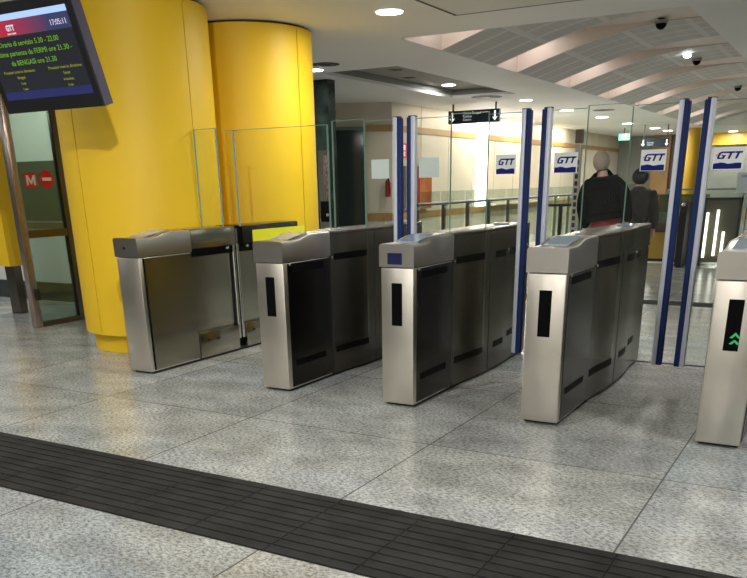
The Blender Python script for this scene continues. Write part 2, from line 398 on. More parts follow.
# ------------------------------------------------------------------ turnstile cabinets
def wfun(y):   # side offset of the bulged middle
    if y < 4.95: return 0
    if y < 5.35: return .028*(1-math.cos((y-4.95)/.4*PI))/2*1.0
    if y < 5.6: return .028
    if y < 6.1: return .028*(1+math.cos((y-5.6)/.5*PI))/2
    return 0
def hull(bm, xl, xr, y0, y1, z0, zf, n=14, off=0, round_top=.012):
    """curved-plan box from y0 to y1; zf(y) gives the top height"""
    secs = []
    for i in range(n+1):
        y = y0+(y1-y0)*i/n; o = wfun(y)+off; zt = zf(y); q = round_top
        secs.append([bm.verts.new(p) for p in ((xl-o, y, z0), (xl-o, y, zt-q), (xl-o+q*.3, y, zt-q*.3), (xl-o+q, y, zt), (xr+o-q, y, zt), (xr+o-q*.3, y, zt-q*.3), (xr+o, y, zt-q), (xr+o, y, z0))])
    for a, b_ in zip(secs, secs[1:]):
        for j in range(8): bm.faces.new((a[j], a[(j+1) % 8], b_[(j+1) % 8], b_[j]))
    bm.faces.new(secs[0]); bm.faces.new(secs[-1][::-1])
def ztop(y):
    lo, hi = .972, 1.004
    if y < 4.46: return lo
    if y < 4.66:
        u = (y-4.46)/.20; return lo+(hi-lo)*(3*u*u-2*u**3)
    return hi
PAD = mat('reader_pad', (.35, .42, .5), .08, .2)
def side_slot(t, xs, sgn, y0, y1, z0, z1):
    bm = bmesh.new(); o = (wfun(y0)+wfun(y1))/2
    secs = []
    for i in range(7):
        y = y0+(y1-y0)*i/6; x = xs+sgn*(wfun(y)+.0025)
        secs.append([bm.verts.new((x, y, z0)), bm.verts.new((x, y, z1)), bm.verts.new((x-sgn*.008, y, z1)), bm.verts.new((x-sgn*.008, y, z0))])
    for a, b_ in zip(secs, secs[1:]):
        for j in range(4): bm.faces.new((a[j], a[(j+1) % 4], b_[(j+1) % 4], b_[j]))
    bm.faces.new(secs[0]); bm.faces.new(secs[-1][::-1])
    obj('slot', bm, BLACK, t)
W = .218
def cabinet(xl, label, kind='std', right=True):
    xr = xl+W
    t = thing('turnstile_cabinet', label, 'turnstile', (xl+W/2, 4.335, 0), 'steel turnstile cabinets of the gate row')
    obj('plinth', B(xl+.012, xr-.012, 4.36, 6.28, 0, .022), BLACK_MATT, t)
    # near body
    bm = bmesh.new(); box(bm, xl, xr, 4.320, 4.868, .018, .838, bev=.008)
    body = obj('near_body', bm, STEEL, t, True)
    if kind == 'std':
        for s, xs in ((1, xr), (-1, xl)):
            bm = bmesh.new(); x0, x1 = sorted((xs, xs+s*.004)); box(bm, x0, x1, 4.362, 4.866, .03, .832)
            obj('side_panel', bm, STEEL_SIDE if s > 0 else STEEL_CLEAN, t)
            side_slot(t, xs+s*.003, s, 4.41, 4.78, .775, .815); side_slot(t, xs+s*.003, s, 4.41, 4.775, .165, .205)
    else:
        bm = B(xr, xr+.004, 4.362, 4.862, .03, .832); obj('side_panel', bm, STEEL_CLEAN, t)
        bm = B(xr, xr+.006, 4.355, 4.368, .03, .832); obj('side_seam', bm, BLACK, t)
    bm = bmesh.new(); hull(bm, xl-.006, xr+.006, 4.312, 4.872, .842, ztop, round_top=.016)
    obj('head', bm, STEEL_TOP, t, True)
    bm = B(xl+.004, xr-.004, 4.345, 4.86, .834, .846); obj('head_joint', bm, BLACK_MATT, t)
    cx = xl+W/2
    if kind != 'std':
        obj('key_lock', B(xl+.085, xl+.105, 4.308, 4.316, .895, .912, bev=.002), DARKMETAL, t)
    if kind == 'std':
        fs = B(cx-.036, cx+.034, 4.317, 4.325, .50, .75, bev=.001, seg=1)
        disp = obj('front_display', fs, BLACK, t)
    # reader pad on the sloping head
    bm = bmesh.new(); poly(bm, [(xl+.04, 4.44, ztop(4.44)+.001), (xr-.04, 4.44, ztop(4.44)+.001), (xr-.04, 4.66, ztop(4.66)+.001), (xl+.04, 4.66, ztop(4.66)+.001)], (0, 0, .006))
    obj('ticket_reader', bm, PAD, t)
    if kind == 'std':
        for (y0, y1, nm, m_) in ((4.878, 5.446, 'middle_body', STEEL_MID), (5.452, 6.30, 'rear_body', STEEL_MID)):
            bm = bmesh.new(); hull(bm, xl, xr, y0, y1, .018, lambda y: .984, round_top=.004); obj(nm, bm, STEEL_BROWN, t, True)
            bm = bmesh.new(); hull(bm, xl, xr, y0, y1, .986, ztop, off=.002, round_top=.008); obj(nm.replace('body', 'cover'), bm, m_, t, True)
        for s, xs in ((1, xr), (-1, xl)):
            for (y0, y1, z0) in ((4.925, 5.34, .81), (4.925, 5.34, .165), (5.55, 5.75, .80), (5.55, 5.75, .17), (5.86, 6.04, .80), (5.86, 6.04, .20)):
                side_slot(t, xs, s, y0, y1, z0, z0+.045)
            obj('seam', B(*sorted((xs+s*.024, xs+s*.029)), 5.444, 5.454, .02, 1.0), BLACK_MATT, t)
            obj('seam', B(*sorted((xs-s*.002, xs+s*.002)), 4.868, 4.878, .02, .98), BLACK_MATT, t)
        if right:
            for (yy, zz) in ((4.388, .827), (4.895, .83), (5.80, .84), (6.24, .845)):
                bm = bmesh.new(); ball(bm, (xr+wfun(yy)+.006, yy, zz), .009, .6, 1, 1); obj('sensor_lens', bm, CHROME, t, True)
        # round reader on the rear head
        bm = bmesh.new(); cyl(bm, (cx, 5.98, ztop(5.98)-.004), (cx, 5.98, ztop(5.98)+.012), .062, .056, n=28); obj('round_reader', bm, PAD, t, True)
        # fixed pane standing across the cabinet
        bm = B(xl-.02, xr+.024, 5.334, 5.346, 1.0, 1.72); g = obj('fixed_pane', bm, GLASS, t)
        bm = bmesh.new(); box(bm, xl-.024, xl-.02, 5.332, 5.348, 1.0, 1.722); box(bm, xr+.024, xr+.028, 5.332, 5.348, 1.0, 1.722); box(bm, xl-.024, xr+.028, 5.332, 5.348, 1.72, 1.7235)
        obj('pane_edge', bm, GLASS_EDGE, t)
    else:
        # wide-gate housing: beam over a recessed panel above a step base
        for (y0, y1, a, b_) in ((4.878, 5.37, '', ''), (5.47, 6.30, '', '')):
            bm = bmesh.new(); box(bm, xl, xr+.004, y0, y1, .018, .215, bev=.006); obj('step_base', bm, STEEL_CLEAN, t, True)
            bm = bmesh.new(); box(bm, xl, xr-.045, y0, y1, .215, .80); obj('recessed_panel', bm, STEEL_CLEAN, t)
            bm = bmesh.new(); box(bm, xl, xr-.006, y0, y1, .80, .862); obj('slot', bm, BLACK, t)
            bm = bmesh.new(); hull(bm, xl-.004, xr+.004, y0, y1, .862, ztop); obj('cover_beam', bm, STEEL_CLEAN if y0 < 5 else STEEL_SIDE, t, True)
            for q in (.10, .22):
                bm = bmesh.new(); ball(bm, (xr+.004, y0+q, .15), .018, .12, 1, .5); obj('oval_hole', bm, BLACK, t, True)
        bm = bmesh.new(); box(bm, xl, xr-.06, 5.37, 5.47, .018, .97); obj('mast', bm, DARKMETAL, t)
        bm = bmesh.new(); cyl(bm, (xr-.02, 5.40, .1), (xr-.02, 5.40, .98), .014, n=12); cyl(bm, (xr-.02, 5.45, .1), (xr-.02, 5.45, .98), .014, n=12); obj('mast_tube', bm, CHROME, t, True)
        for yy in (5.30, 5.56):
            bm = bmesh.new(); ball(bm, (xr+.002, yy, .842), .012, .6, 1.6, 1); obj('sensor_lens', bm, CHROME, t, True)
        obj('yellow_panel', B(xr+.030, xr+.038, 5.60, 6.36, .868, .962), LEMON, t)
        bm = B(xl-.06, xl+.16, 5.334, 5.346, 1.0, 1.72); obj('fixed_pane', bm, GLASS, t)
        bm = bmesh.new(); box(bm, xl-.063, xl-.059, 5.332, 5.348, 1.0, 1.722); box(bm, xl+.16, xl+.164, 5.332, 5.348, 1.0, 1.722); box(bm, xl-.063, xl+.164, 5.332, 5.348, 1.72, 1.7235); obj('pane_edge', bm, GLASS_EDGE, t)
    return t
XL = [-4.611, -3.356, -2.424, -1.512, -.555]
c1 = cabinet(XL[0], 'leftmost steel turnstile, with a stepped open side, beside the large yellow pillar', 'wide')
c2 = cabinet(XL[1], 'steel turnstile with a bright yellow patch behind its head, second from the pillar')
obj('added_reflector', B(XL[1]-.034, XL[1]-.028, 4.885, 6.28, .03, .95), STEEL_CLEAN, c2)  # added polished reflector, sends pillar yellow back onto the leftmost turnstile
c3 = cabinet(XL[2], 'middle steel turnstile with a small blue display on its head')
c4 = cabinet(XL[3], 'steel turnstile in front of the person in black, second from the right')
c5 = cabinet(XL[4], 'rightmost steel turnstile, nearest, cut by the picture edge, showing a green arrow')
obj('head_display', B(-2.372, -2.278, 4.307, 4.316, .858, .922, bev=.001, seg=1), mat('head_screen', (.01, .012, .06), .15), c3)
# green arrow on the rightmost display
GREEN_ON = mat('green_led', (.02, .3, .08), .4, emit=(.03, .30, .12), estr=.35)
bm = bmesh.new()
ax, az = -.432, .560
poly(bm, [(ax-.026, 4.3165, az+.005), (ax, 4.3165, az+.033), (ax+.026, 4.3165, az+.005), (ax+.015, 4.3165, az+.003), (ax+.001, 4.3165, az+.018), (ax-.013, 4.3165, az+.003)], (0, -.001, 0))
poly(bm, [(ax-.026, 4.3165, az-.025), (ax-.004, 4.3165, az-.005), (ax+.004, 4.3165, az-.005), (ax+.026, 4.3165, az-.025), (ax+.012, 4.3165, az-.027), (ax, 4.3165, az-.014), (ax-.012, 4.3165, az-.027)], (0, -.001, 0))
obj('arrow_symbol', bm, GREEN_ON, c5)

# ------------------------------------------------------------------ sliding glass leaves
def logo_sticker(t, x0, x1, z0, z1, yf):
    s = obj('sticker', B(x0, x1, yf-.0016, yf-.0004, z0, z1), WHITE, t); s['label'] = 'white square sticker with blue lettering'
    w_, h = x1-x0, z1-z0; bm = bmesh.new()
    pts = [(x0+.03*w_, yf-.0022, z0+.02*h), (x1-.05*w_, yf-.0022, z0+.02*h)]
    for i in range(13):
        u = 1-i/12; pts.append((x0+.03*w_+.92*w_*u, yf-.0022, z0+.27*h+.02*h*math.sin(u*9)+(.03*h if abs(u-.35) < .12 else 0)))
    poly(bm, pts, (0, .0008, 0)); obj('blue_band', bm, NAVY, s)
    # lettering: slanted G T T with a speed line through the G
    def stroke(bm, pts):
        poly(bm, [(x0+w_*(u+.22*(v-.5)), yf-.0022, z0+h*v) for u, v in pts], (0, .0008, 0))
    bm = bmesh.new(); b, tp = .47, .80
    stroke(bm, [(.12, b+.05), (.17, b), (.36, b), (.385, b+.17), (.27, b+.17), (.265, b+.115), (.30, b+.115), (.29, b+.065), (.21, b+.065), (.19, b+.09), (.20, tp-.10), (.24, tp-.07), (.42, tp-.07), (.44, tp), (.20, tp), (.13, tp-.06)])
    for q in (.42, .66):
        stroke(bm, [(q, tp), (q-.005, tp-.08), (q+.07, tp-.08), (q+.06, b), (q+.135, b), (q+.145, tp-.08), (q+.225, tp-.08), (q+.23, tp)])
    stroke(bm, [(.05, .635), (.05, .665), (.30, .655), (.30, .64)])
    obj('lettering', bm, NAVY, s)
def leaf(xa, xb, xp, side, label, sticker, yy=5.34):
    """glass from xa to xb; side=+1: the blue edge post stands at the right end xp"""
    t = thing('sliding_glass_door', label, 'glass door', (xp, yy, .19), 'sliding glass doors of the gate lanes')
    x0, x1 = min(xa, xb), max(xa, xb)
    obj('pane', B(x0, x1, yy-.005, yy+.005, .20, 1.705), GLASS, t)
    obj('pane_edge', B(x0, x1, yy-.006, yy+.006, 1.705, 1.709), GLASS_EDGE, t)
    s = side
    xs = sorted((xp-s*.028, xp)); bm = bmesh.new(); box(bm, *xs, yy-.022, yy+.022, .19, 1.722, bev=.003); obj('edge_profile', bm, SILVER, t, True)
    xs = sorted((xp, xp+s*.034)); bm = bmesh.new(); box(bm, *xs, yy-.020, yy+.020, .19, 1.716, bev=.006); obj('rubber_edge', bm, BLUE, t, True)
    bm = B(*sorted((xp-s*.028, xp+s*.02)), yy-.02, yy+.02, 1.716, 1.726); obj('end_cap', bm, DARKMETAL, t)
    if sticker:
        kind, sx0, sx1 = sticker
        if kind == 'logo': logo_sticker(t, sx0, sx1, 1.345, 1.463, yy-.005)
        else: obj('blank_sheet', B(sx0, sx1, yy-.0066, yy-.0054, 1.335, 1.460), mat('pale_sheet', (.62, .70, .66), .5), t)
    return t
leaf(-3.106, -2.852, -2.847, 1, 'left glass door of the lane between second and middle turnstiles, with a blank sheet', ('blank', -3.057, -2.915))
leaf(-2.456, -2.732, -2.738, -1, 'right glass door of the lane left of the middle turnstile, with a blank sheet', ('blank', -2.682, -2.529))
leaf(-2.174, -1.925, -1.924, 1, 'glass door edged in blue, sticking out to the right of the middle turnstile', ('logo', -2.12, -1.985))
leaf(-1.544, -1.785, -1.788, -1, 'glass door edged in blue, left of the turnstile before the person in black', ('logo', -1.73, -1.580))
leaf(-1.262, -.98, -.978, 1, 'glass door edged in blue, right of the turnstile before the person in black', ('logo', -1.197, -1.050))
leaf(-.587, -.83, -.835, -1, 'rightmost glass door edged in blue, beside the turnstile with the green arrow', ('logo', -.79, -.625))
t = thing('wide_glass_door', 'wide clear glass door without blue edge, in front of the farther yellow pillar', 'glass door', (-3.9, 5.40, .25))
obj('pane', B(-4.42, -3.475, 5.415, 5.427, .25, 1.705), GLASS, t)
bm = bmesh.new(); box(bm, -3.475, -3.470, 5.413, 5.429, .25, 1.708); box(bm, -4.424, -3.470, 5.413, 5.429, 1.705, 1.709); box(bm, -4.345, -4.340, 5.413, 5.429, 1.0, 1.705); obj('pane_edge', bm, GLASS_EDGE, t)

# ------------------------------------------------------------------ hanging screen
SD = Vector((0, .290, -.957)); SR = Vector((1, 0, 0)); SN = SR.cross(-SD)   # SN points to the viewer side
def spt(u, v, d=0):   # u to the left from the right outer corner, v up from the bottom outer corner
    return SCO - SR*u - SD*v + SN*d
SCO = Vector((-4.42, 4.2, 1.8075))
t = thing('hanging_monitor', 'large black monitor with service hours in green text, hanging at top left', 'monitor', tuple(SCO))
def sbox(bm, u0, u1, v0, v1, d0, d1): poly(bm, [spt(u0, v0, d0), spt(u1, v0, d0), spt(u1, v1, d0), spt(u0, v1, d0)], SN*(d1-d0))
SWd, SHt = .95, .645
bm = bmesh.new(); sbox(bm, 0, SWd, 0, SHt, -.012, 0)
bz = obj('bezel', bm, mat('monitor_bezel', (.008, .008, .011), .35), t)
bm = bmesh.new(); sbox(bm, -.004, SWd+.004, -.004, SHt+.004, -.085, -.012); obj('casing', bm, mat('monitor_casing', (.06, .055, .075), .45), t)
u0, u1, v0, v1 = .0486, .8986, .081, .584
def scr_mat(c, e, s): return mat('screen_light', (0, 0, 0), .3, emit=c, estr=s)
bm = bmesh.new(); sbox(bm, u0, u1, v0, v1, 0, .001); scr = obj('screen', bm, mat('screen_dark', (.005, .005, .008), .2, emit=(.010, .011, .013), estr=1, spec=.2), t)
bm = bmesh.new(); sbox(bm, u0, u1, v1-.035, v1, .001, .0015); obj('title_bar', bm, mat('screen_white', (0, 0, 0), .3, emit=(.25, .36, .55), estr=1), scr)
bm = bmesh.new(); sbox(bm, u0, u1, v0, v0+.05, .001, .0015); obj('footer_bar', bm, mat('screen_blue', (0, 0, 0), .3, emit=(.012, .014, .06), estr=1), scr)
# header gradient red (left) to dark blue (right)
hm = mat('screen_header', (0, 0, 0), .3, emit=(.5, .02, .03), estr=1); N, L, b = nodes(hm)
tc = N.new('ShaderNodeTexCoord'); sp = N.new('ShaderNodeSeparateXYZ'); L.new(tc.outputs['Generated'], sp.inputs[0])
cr = N.new('ShaderNodeValToRGB'); cr.color_ramp.elements[0].position = .25; cr.color_ramp.elements[0].color = (.24, .014, .028, 1); cr.color_ramp.elements[1].position = .78; cr.color_ramp.elements[1].color = (.022, .026, .07, 1)
L.new(sp.outputs[0], cr.inputs[0]); L.new(cr.outputs[0], b.inputs['Emission Color'])
bm = bmesh.new(); sbox(bm, u0, u1, v1-.125, v1-.035, .001, .0015); obj('header_bar', bm, hm, scr)
TG = mat('green_screen_text', (0, 0, 0), .3, emit=(.075, .19, .008), estr=1); TW = mat('pale_screen_text', (0, 0, 0), .3, emit=(.40, .36, .42), estr=1); TY = mat('yellow_screen_text', (0, 0, 0), .3, emit=(.13, .14, .012), estr=1)
def stext(name, s, u, v, size, m_, width=None, align='CENTER', bold=0):
    p = spt(u, v, .002); text_obj(name, s, m_, scr, p, SR, -SD, size, bold=bold, align=align, width=width)
H_ = v1-v0
stext('clock_text', '17:05:11', .155, v1-.20*H_, .045, TW, .14)
stext('emblem_text', 'GTT', .61, v1-.19*H_, .045, TW, .08, bold=.002)
stext('emblem_line', 'GRUPPO TORINESE', .61, v1-.235*H_, .014, TW, .085)
stext('service_hours', 'Orario di servizio 5.30 - 22.00', .49, v1-.365*H_, .043, TG, .58)
stext('last_departure', 'Ultima partenza da FERMI ore 21.30 -', .475, v1-.475*H_, .043, TG, .74)
stext('other_departure', 'da BENGASI ore 21.30', .50, v1-.59*H_, .043, TG, .44)
for uu, head, name_, rest in ((.675, 'Prossimi treni in direzione', 'Bengasi', ('3 min', '7 min')), (.23, 'Prossimi treni in direzione', 'Fermi', ('in banchina', '4 min'))):
    for k, (w0, sz) in enumerate(((head, .026), (name_, .026), (rest[0], .022), (rest[1], .022))):
        stext(('direction_heading', 'destination', 'next_train', 'following_train')[k], w0, uu, v1-(.68+.07*k)*H_, sz, TY, .31 if k == 0 else None)
# hanger to the ceiling
bm = bmesh.new(); cc = spt(SWd/2, SHt/2, -.16)
cyl(bm, (cc.x, cc.y+.02, cc.z), (cc.x, cc.y+.02, ZC), .025, n=16); box(bm, cc.x-.15, cc.x+.15, cc.y-.05, cc.y+.06, cc.z-.1, cc.z+.1); cyl(bm, (cc.x, cc.y+.02, ZC-.012), (cc.x, cc.y+.02, ZC), .08, n=20)
obj('hanger', bm, DARKMETAL, t)

# ------------------------------------------------------------------ glass door at the left
t = thing('glass_swing_door', 'green tinted glass door in steel frame with red signs, left of the large pillar', 'glass door', (-7.06, 5.75, 0))
bm = bmesh.new(); box(bm, -7.10, -7.03, 5.42, 5.50, 0, 2.45, bev=.004); obj('frame_post', bm, brushed('door_steel', (.46, .40, .36), .28), t, True)
bm = bmesh.new(); box(bm, -7.09, -7.03, 5.98, 6.05, 0, 2.45, bev=.004); obj('frame_post', bm, STEEL_MID, t, True)
obj('pane', B(-7.066, -7.054, 5.5, 5.98, .05, 2.40), GLASS_DOOR, t)
obj('cross_rail', B(-7.08, -7.035, 5.5, 5.98, .86, .93), STEEL_MID, t)
obj('top_rail', B(-7.09, -7.03, 5.5, 5.98, 2.40, 2.45), STEEL_MID, t)
obj('bottom_rail', B(-7.08, -7.035, 5.5, 5.98, .0, .05), STEEL_MID, t)
bm = bmesh.new(); box(bm, -7.04, -7.0, 5.46, 5.50, .27, .38, bev=.004); obj('lock', bm, DARKMETAL, t)
bm = bmesh.new(); box(bm, -7.054, -7.0525, 5.575, 5.715, 1.325, 1.455); sg = obj('metro_sign', bm, RED, t); sg['label'] = 'red square sign with white M'
def mstroke(bm, pts, x=-7.052): poly(bm, [(x, 5.575+.14*u, 1.325+.13*v) for u, v in pts], (.001, 0, 0))
bm = bmesh.new(); mstroke(bm, [(.12, .15), (.12, .85), (.3, .85), (.5, .45), (.7, .85), (.88, .85), (.88, .15), (.72, .15), (.72, .58), (.55, .22), (.45, .22), (.28, .58), (.28, .15)]); obj('letter', bm, WHITE, sg)
bm = bmesh.new(); cyl(bm, (-7.054, 5.835, 1.40), (-7.0525, 5.835, 1.40), .082, n=40); ne = obj('no_entry_sign', bm, RED, t); ne['label'] = 'round red no-entry sign'
obj('bar', B(-7.0525, -7.0515, 5.78, 5.89, 1.385, 1.415), WHITE, ne)
t = thing('steel_column', 'square post, yellow above and bare steel below, at the far left edge', 'post', (-8.12, 6.1, 0))
obj('steel_base', B(-8.2, -8.05, 6.03, 6.13, 0, .52), STEEL_MID, t)
obj('yellow_sleeve', B(-8.27, -8.04, 5.98, 6.14, .52, ZC), YELLOW, t)

# ------------------------------------------------------------------ dark column and call panel
t = thing('marble_column', 'dark green polished column right of the farther yellow pillar', 'column', (-6.68, 10.5, 0))
obj('shaft', B(-6.90, -6.58, 10.32, 10.5, 0, ZC-.001), GREEN_M, t)
obj('corner_strip', B(-6.90, -6.87, 10.29, 10.32, 0, ZC-.001), STEEL_CLEAN, t)
t = thing('call_point', 'steel and glass call point standing by the dark column', 'call point', (-6.2, 9.6, 0))
obj('base_plate', B(-6.34, -6.02, 9.5, 9.7, 0, .02), DARKMETAL, t)
obj('back_plate', B(-6.30, -6.14, 9.58, 9.62, .02, 1.72), STEEL_CLEAN, t)
obj('glass_cover', B(-6.16, -6.03, 9.57, 9.585, .9, 1.78), GLASS_G, t)
obj('indicator_strip', B(-6.20, -6.13, 9.55, 9.58, 1.0, 1.66), noisy('brown_indicator', (.10, .05, .045), (.35, .27, .25), 26, .4, detail=4, stretch=(3, 1, 1)), t)
bm = bmesh.new(); box(bm, -6.24, -6.10, 9.50, 9.58, .84, 1.10, bev=.01); obj('handset_box', bm, BLACK, t, True)
bm = bmesh.new(); cyl(bm, (-6.12, 9.50, .93), (-6.12, 9.485, .93), .02, n=14); cyl(bm, (-6.27, 9.58, .86), (-6.27, 9.56, .86), .02, n=14); obj('button', bm, CHROME, t, True)

# ------------------------------------------------------------------ fixtures on the angled wall
pl = obj('fire_sign', B(-7.499, -7.48, 14.18, 14.38, 1.74, 1.99), RED); tag(pl, 'small red fire equipment sign high on the beige wall behind the blue-edged doors', 'sign')
bm = bmesh.new(); box(bm, -7.48, -7.477, 14.24, 14.32, 1.87, 1.96); obj('flame_symbol', bm, WHITE, pl)
bm = bmesh.new(); box(bm, -7.48, -7.477, 14.25, 14.31, 1.77, 1.85); obj('hose_symbol', bm, WHITE, pl)
t = thing('fire_extinguisher', 'dark red fire extinguisher in the corner of the beige wall, by the blue door edges', 'extinguisher', apt(.06, .11, 1.08))
p = Vector(apt(.06, .12, 0)); bm = bmesh.new(); cyl(bm, (p.x, p.y, 1.08), (p.x, p.y, 1.32), .05, n=20); ball(bm, (p.x, p.y, 1.32), .05, n=18); obj('tank', bm, mat('dark_red_paint', (.25, .01, .012), .35), t, True)
bm = bmesh.new(); cyl(bm, (p.x, p.y, 1.35), (p.x, p.y, 1.42), .016, n=12); obj('valve', bm, BLACK, t)
bm = bmesh.new(); cyl(bm, (p.x+.03, p.y-.035, 1.40), (p.x+.055, p.y-.035, 1.12), .009, n=10); obj('hose', bm, BLACK, t)
t = thing('hose_cabinet', 'orange-red cabinet door with grey side panel beside the fire sign', 'cabinet', (-7.42, 14.2, .84))
obj('side_panel', B(-7.499, -7.42, 14.22, 14.74, .84, 1.60), noisy('grey_side', (.16, .15, .14), (.2, .19, .18), 4, .35), t)
obj('front_door', B(-7.499, -7.40, 14.78, 15.28, .84, 1.60), noisy('orange_door', (.34, .04, .015), (.42, .17, .04), 2.2, .25), t)
obj('red_edge', B(-7.44, -7.395, 14.74, 14.78, .84, 1.60), RED, t)
t = thing('wall_light_strip', 'tall glowing vertical light strip on the beige wall', 'light', (-7.46, 17.95, .80))
obj('diffuser', B(-7.49, -7.44, 17.68, 18.22, .80, 2.58), STRIP_ON, t); obj('housing', B(-7.5, -7.485, 17.64, 18.26, .78, 2.6), SILVER, t)
o = lamp('AREA', (-7.40, 17.95, 1.7), 5, .4, (1, .94, .82), rot=(0, -PI/2, 0), size_y=1.7); o.name = 'strip_lamp'; o.rotation_euler = (0, -PI/2, 0)
bm = B(-7.486, -7.25, 18.3, 22, .80, .83); tag(obj('wall_ledge', bm, WALL), 'narrow lit ledge running along the beige wall past the light strip', 'ledge')
# wall washers along the ceiling edge
for yy, p_ in ((17.5, 26), (20.0, 30), (23.0, 26), (15.6, 4)):
    o = lamp('AREA', (-7.10, yy, ZC-.03), p_, .12, (1, .90, .72), rot=(0, .25, 0), size_y=1.8); o.name = 'wall_washer_lamp'

# ------------------------------------------------------------------ hanging direction signs
def sign(cx, y, wd, z0, z1, label, far=False):
    t = thing('hanging_sign', label, 'sign', (cx, y, z0), 'dark hanging direction signs')
    obj('board', B(cx-wd/2, cx+wd/2, y-.04, y+.04, z0, z1, bev=.004), mat('sign_navy', (.010, .018, .035), .4, spec=.2), t)
    for s in (-1, 1): obj('hanging_rod', B(cx+s*wd*.42-.012, cx+s*wd*.42+.012, y-.012, y+.012, z1, ZC), DARKMETAL, t)
    h = z1-z0
    for s in (-1, 1):
        c = cx+s*wd*.42; bm = bmesh.new()
        poly(bm, [(c, y-.0415, z0+.12*h), (c-.055, y-.0415, z0+.42*h), (c-.016, y-.0415, z0+.36*h), (c-.016, y-.0415, z0+.86*h), (c+.016, y-.0415, z0+.86*h), (c+.016, y-.0415, z0+.36*h), (c+.055, y-.0415, z0+.42*h)], (0, .002, 0))
        obj('arrow', bm, mat('sign_white', (.7, .72, .72), .4, emit=(.8, .85, .85), estr=.8), t)
    bm = bmesh.new()
    TWm = mat('sign_lettering', (.6, .62, .65), .4, emit=(.6, .65, .7), estr=.35)
    text_obj('lettering', 'Uscita Bengasi', TWm, t, (cx-.02, y-.043, z0+.70*h), (1, 0, 0), (0, 0, 1), .06, width=.34, align='CENTER') if not far else None
    text_obj('lettering', 'Torino', TWm, t, (cx-.12, y-.043, z0+.44*h), (1, 0, 0), (0, 0, 1), .062, width=.18, align='CENTER')
    text_obj('lettering', 'Centro', TWm, t, (cx-.12, y-.043, z0+.20*h), (1, 0, 0), (0, 0, 1), .055, width=.16, align='CENTER')
    return t
sign(-6.42, 15, 1.0, 2.31, 2.525, 'dark hanging sign with white down arrows, left of the first logo sticker')
sign(-5.05, 24, .72, 2.09, 2.30, 'small distant dark hanging sign above the smaller person', True)
t = thing('exit_sign', 'small green glowing exit sign hanging near the ceiling above the person in black', 'sign', (-6.2, 25, 2.35))
o = obj('panel', B(-6.27, -5.98, 24.97, 25.03, 2.33, 2.50), mat('exit_green', (.1, .6, .35), .4, emit=(.25, .75, .50), estr=1.1), t)
obj('pictogram', B(-6.18, -6.06, 24.965, 24.972, 2.36, 2.47), mat('exit_white', (1, 1, 1), .4, emit=(1, 1, 1), estr=1), t)
obj('hanger', B(-6.14, -6.11, 24.99, 25.01, 2.50, ZC), DARKMETAL, t)

# ------------------------------------------------------------------ balustrades
def balustrade_y(x, y0, y1, zr, zt, label, step=.95):
    t = thing('glass_balustrade', label, 'balustrade', (x, y0, 0))
    bm = bmesh.new(); cyl(bm, (x, y0-.1, zr), (x, y1, zr), .022, n=10); obj('handrail', bm, DARKMETAL, t, True)
    y = y0; i = 0
    while y < y1-.1:
        ye = min(y+step, y1)
        obj('post', B(x-.10, x-.05, y-.02, y+.04, 0, zr+.02), noisy('bronze_post', (.05, .05, .045), (.09, .085, .07), 8, .35), t)
        bm = bmesh.new(); cyl(bm, (x-.06, y+.01, zr-.07), (x, y+.01, zr-.02), .012, n=8); obj('bracket', bm, CHROME, t)
        obj('pane', B(x-.13, x-.118, y+.02, ye-.02, .06, zt), GLASS_G, t)
        y += step; i += 1
    return t
balustrade_y(-6.0, 12.0, 28.5, .985, 1.17, 'long glass balustrade with dark handrail along the striped beige wall', 1.0)
def balustrade_x(y, x0, x1, zr, zt, label, step, post_m, railr=.02):
    t = thing('glass_balustrade', label, 'balustrade', (x0, y, 0))
    bm = bmesh.new(); cyl(bm, (x0, y, zr), (x1, y, zr), railr, n=10); obj('handrail', bm, post_m, t, True)
    x = x0
    while x < x1-.05:
        xe = min(x+step, x1); obj('post', B(x, x+.045, y-.02, y+.02, 0, zr+.0), post_m, t)
        obj('pane', B(x+.05, xe-.01, y-.006, y+.006, .06, zt), GLASS_G, t)
        x += step
    return t
balustrade_x(11.6, -3.95, -3.02, .985, 1.08, 'short green glass balustrade just left of the person in black', .3, DARKMETAL)
balustrade_x(16.6, -3.2, 3.4, 1.11, 1.105, 'glass balustrade crossing behind the people and the right-hand doors', 1.3, mat('grey_rail', (.25, .27, .25), .3, .5), .014)

# slotted steel pole
t = thing('slotted_pole', 'tall slotted metal pole with brown head, left of the person in black', 'pole', (-3.24, 11, 0))
obj('base_plate', B(-3.32, -3.14, 10.92, 11.1, 0, .02), DARKMETAL, t)
obj('shaft', B(-3.30, -3.22, 11, 11.05, .02, 1.72), mat('pole_grey', (.42, .41, .38), .4, .3), t)
obj('head', B(-3.305, -3.215, 10.99, 11.06, 1.74, 1.90), mat('pole_brown', (.13, .075, .05), .5), t)
bm = bmesh.new()
for i in range(15): box(bm, -3.28, -3.24, 10.996, 11.002, .30+.085*i, .355+.085*i)
obj('slot_row', bm, BLACK_MATT, t)

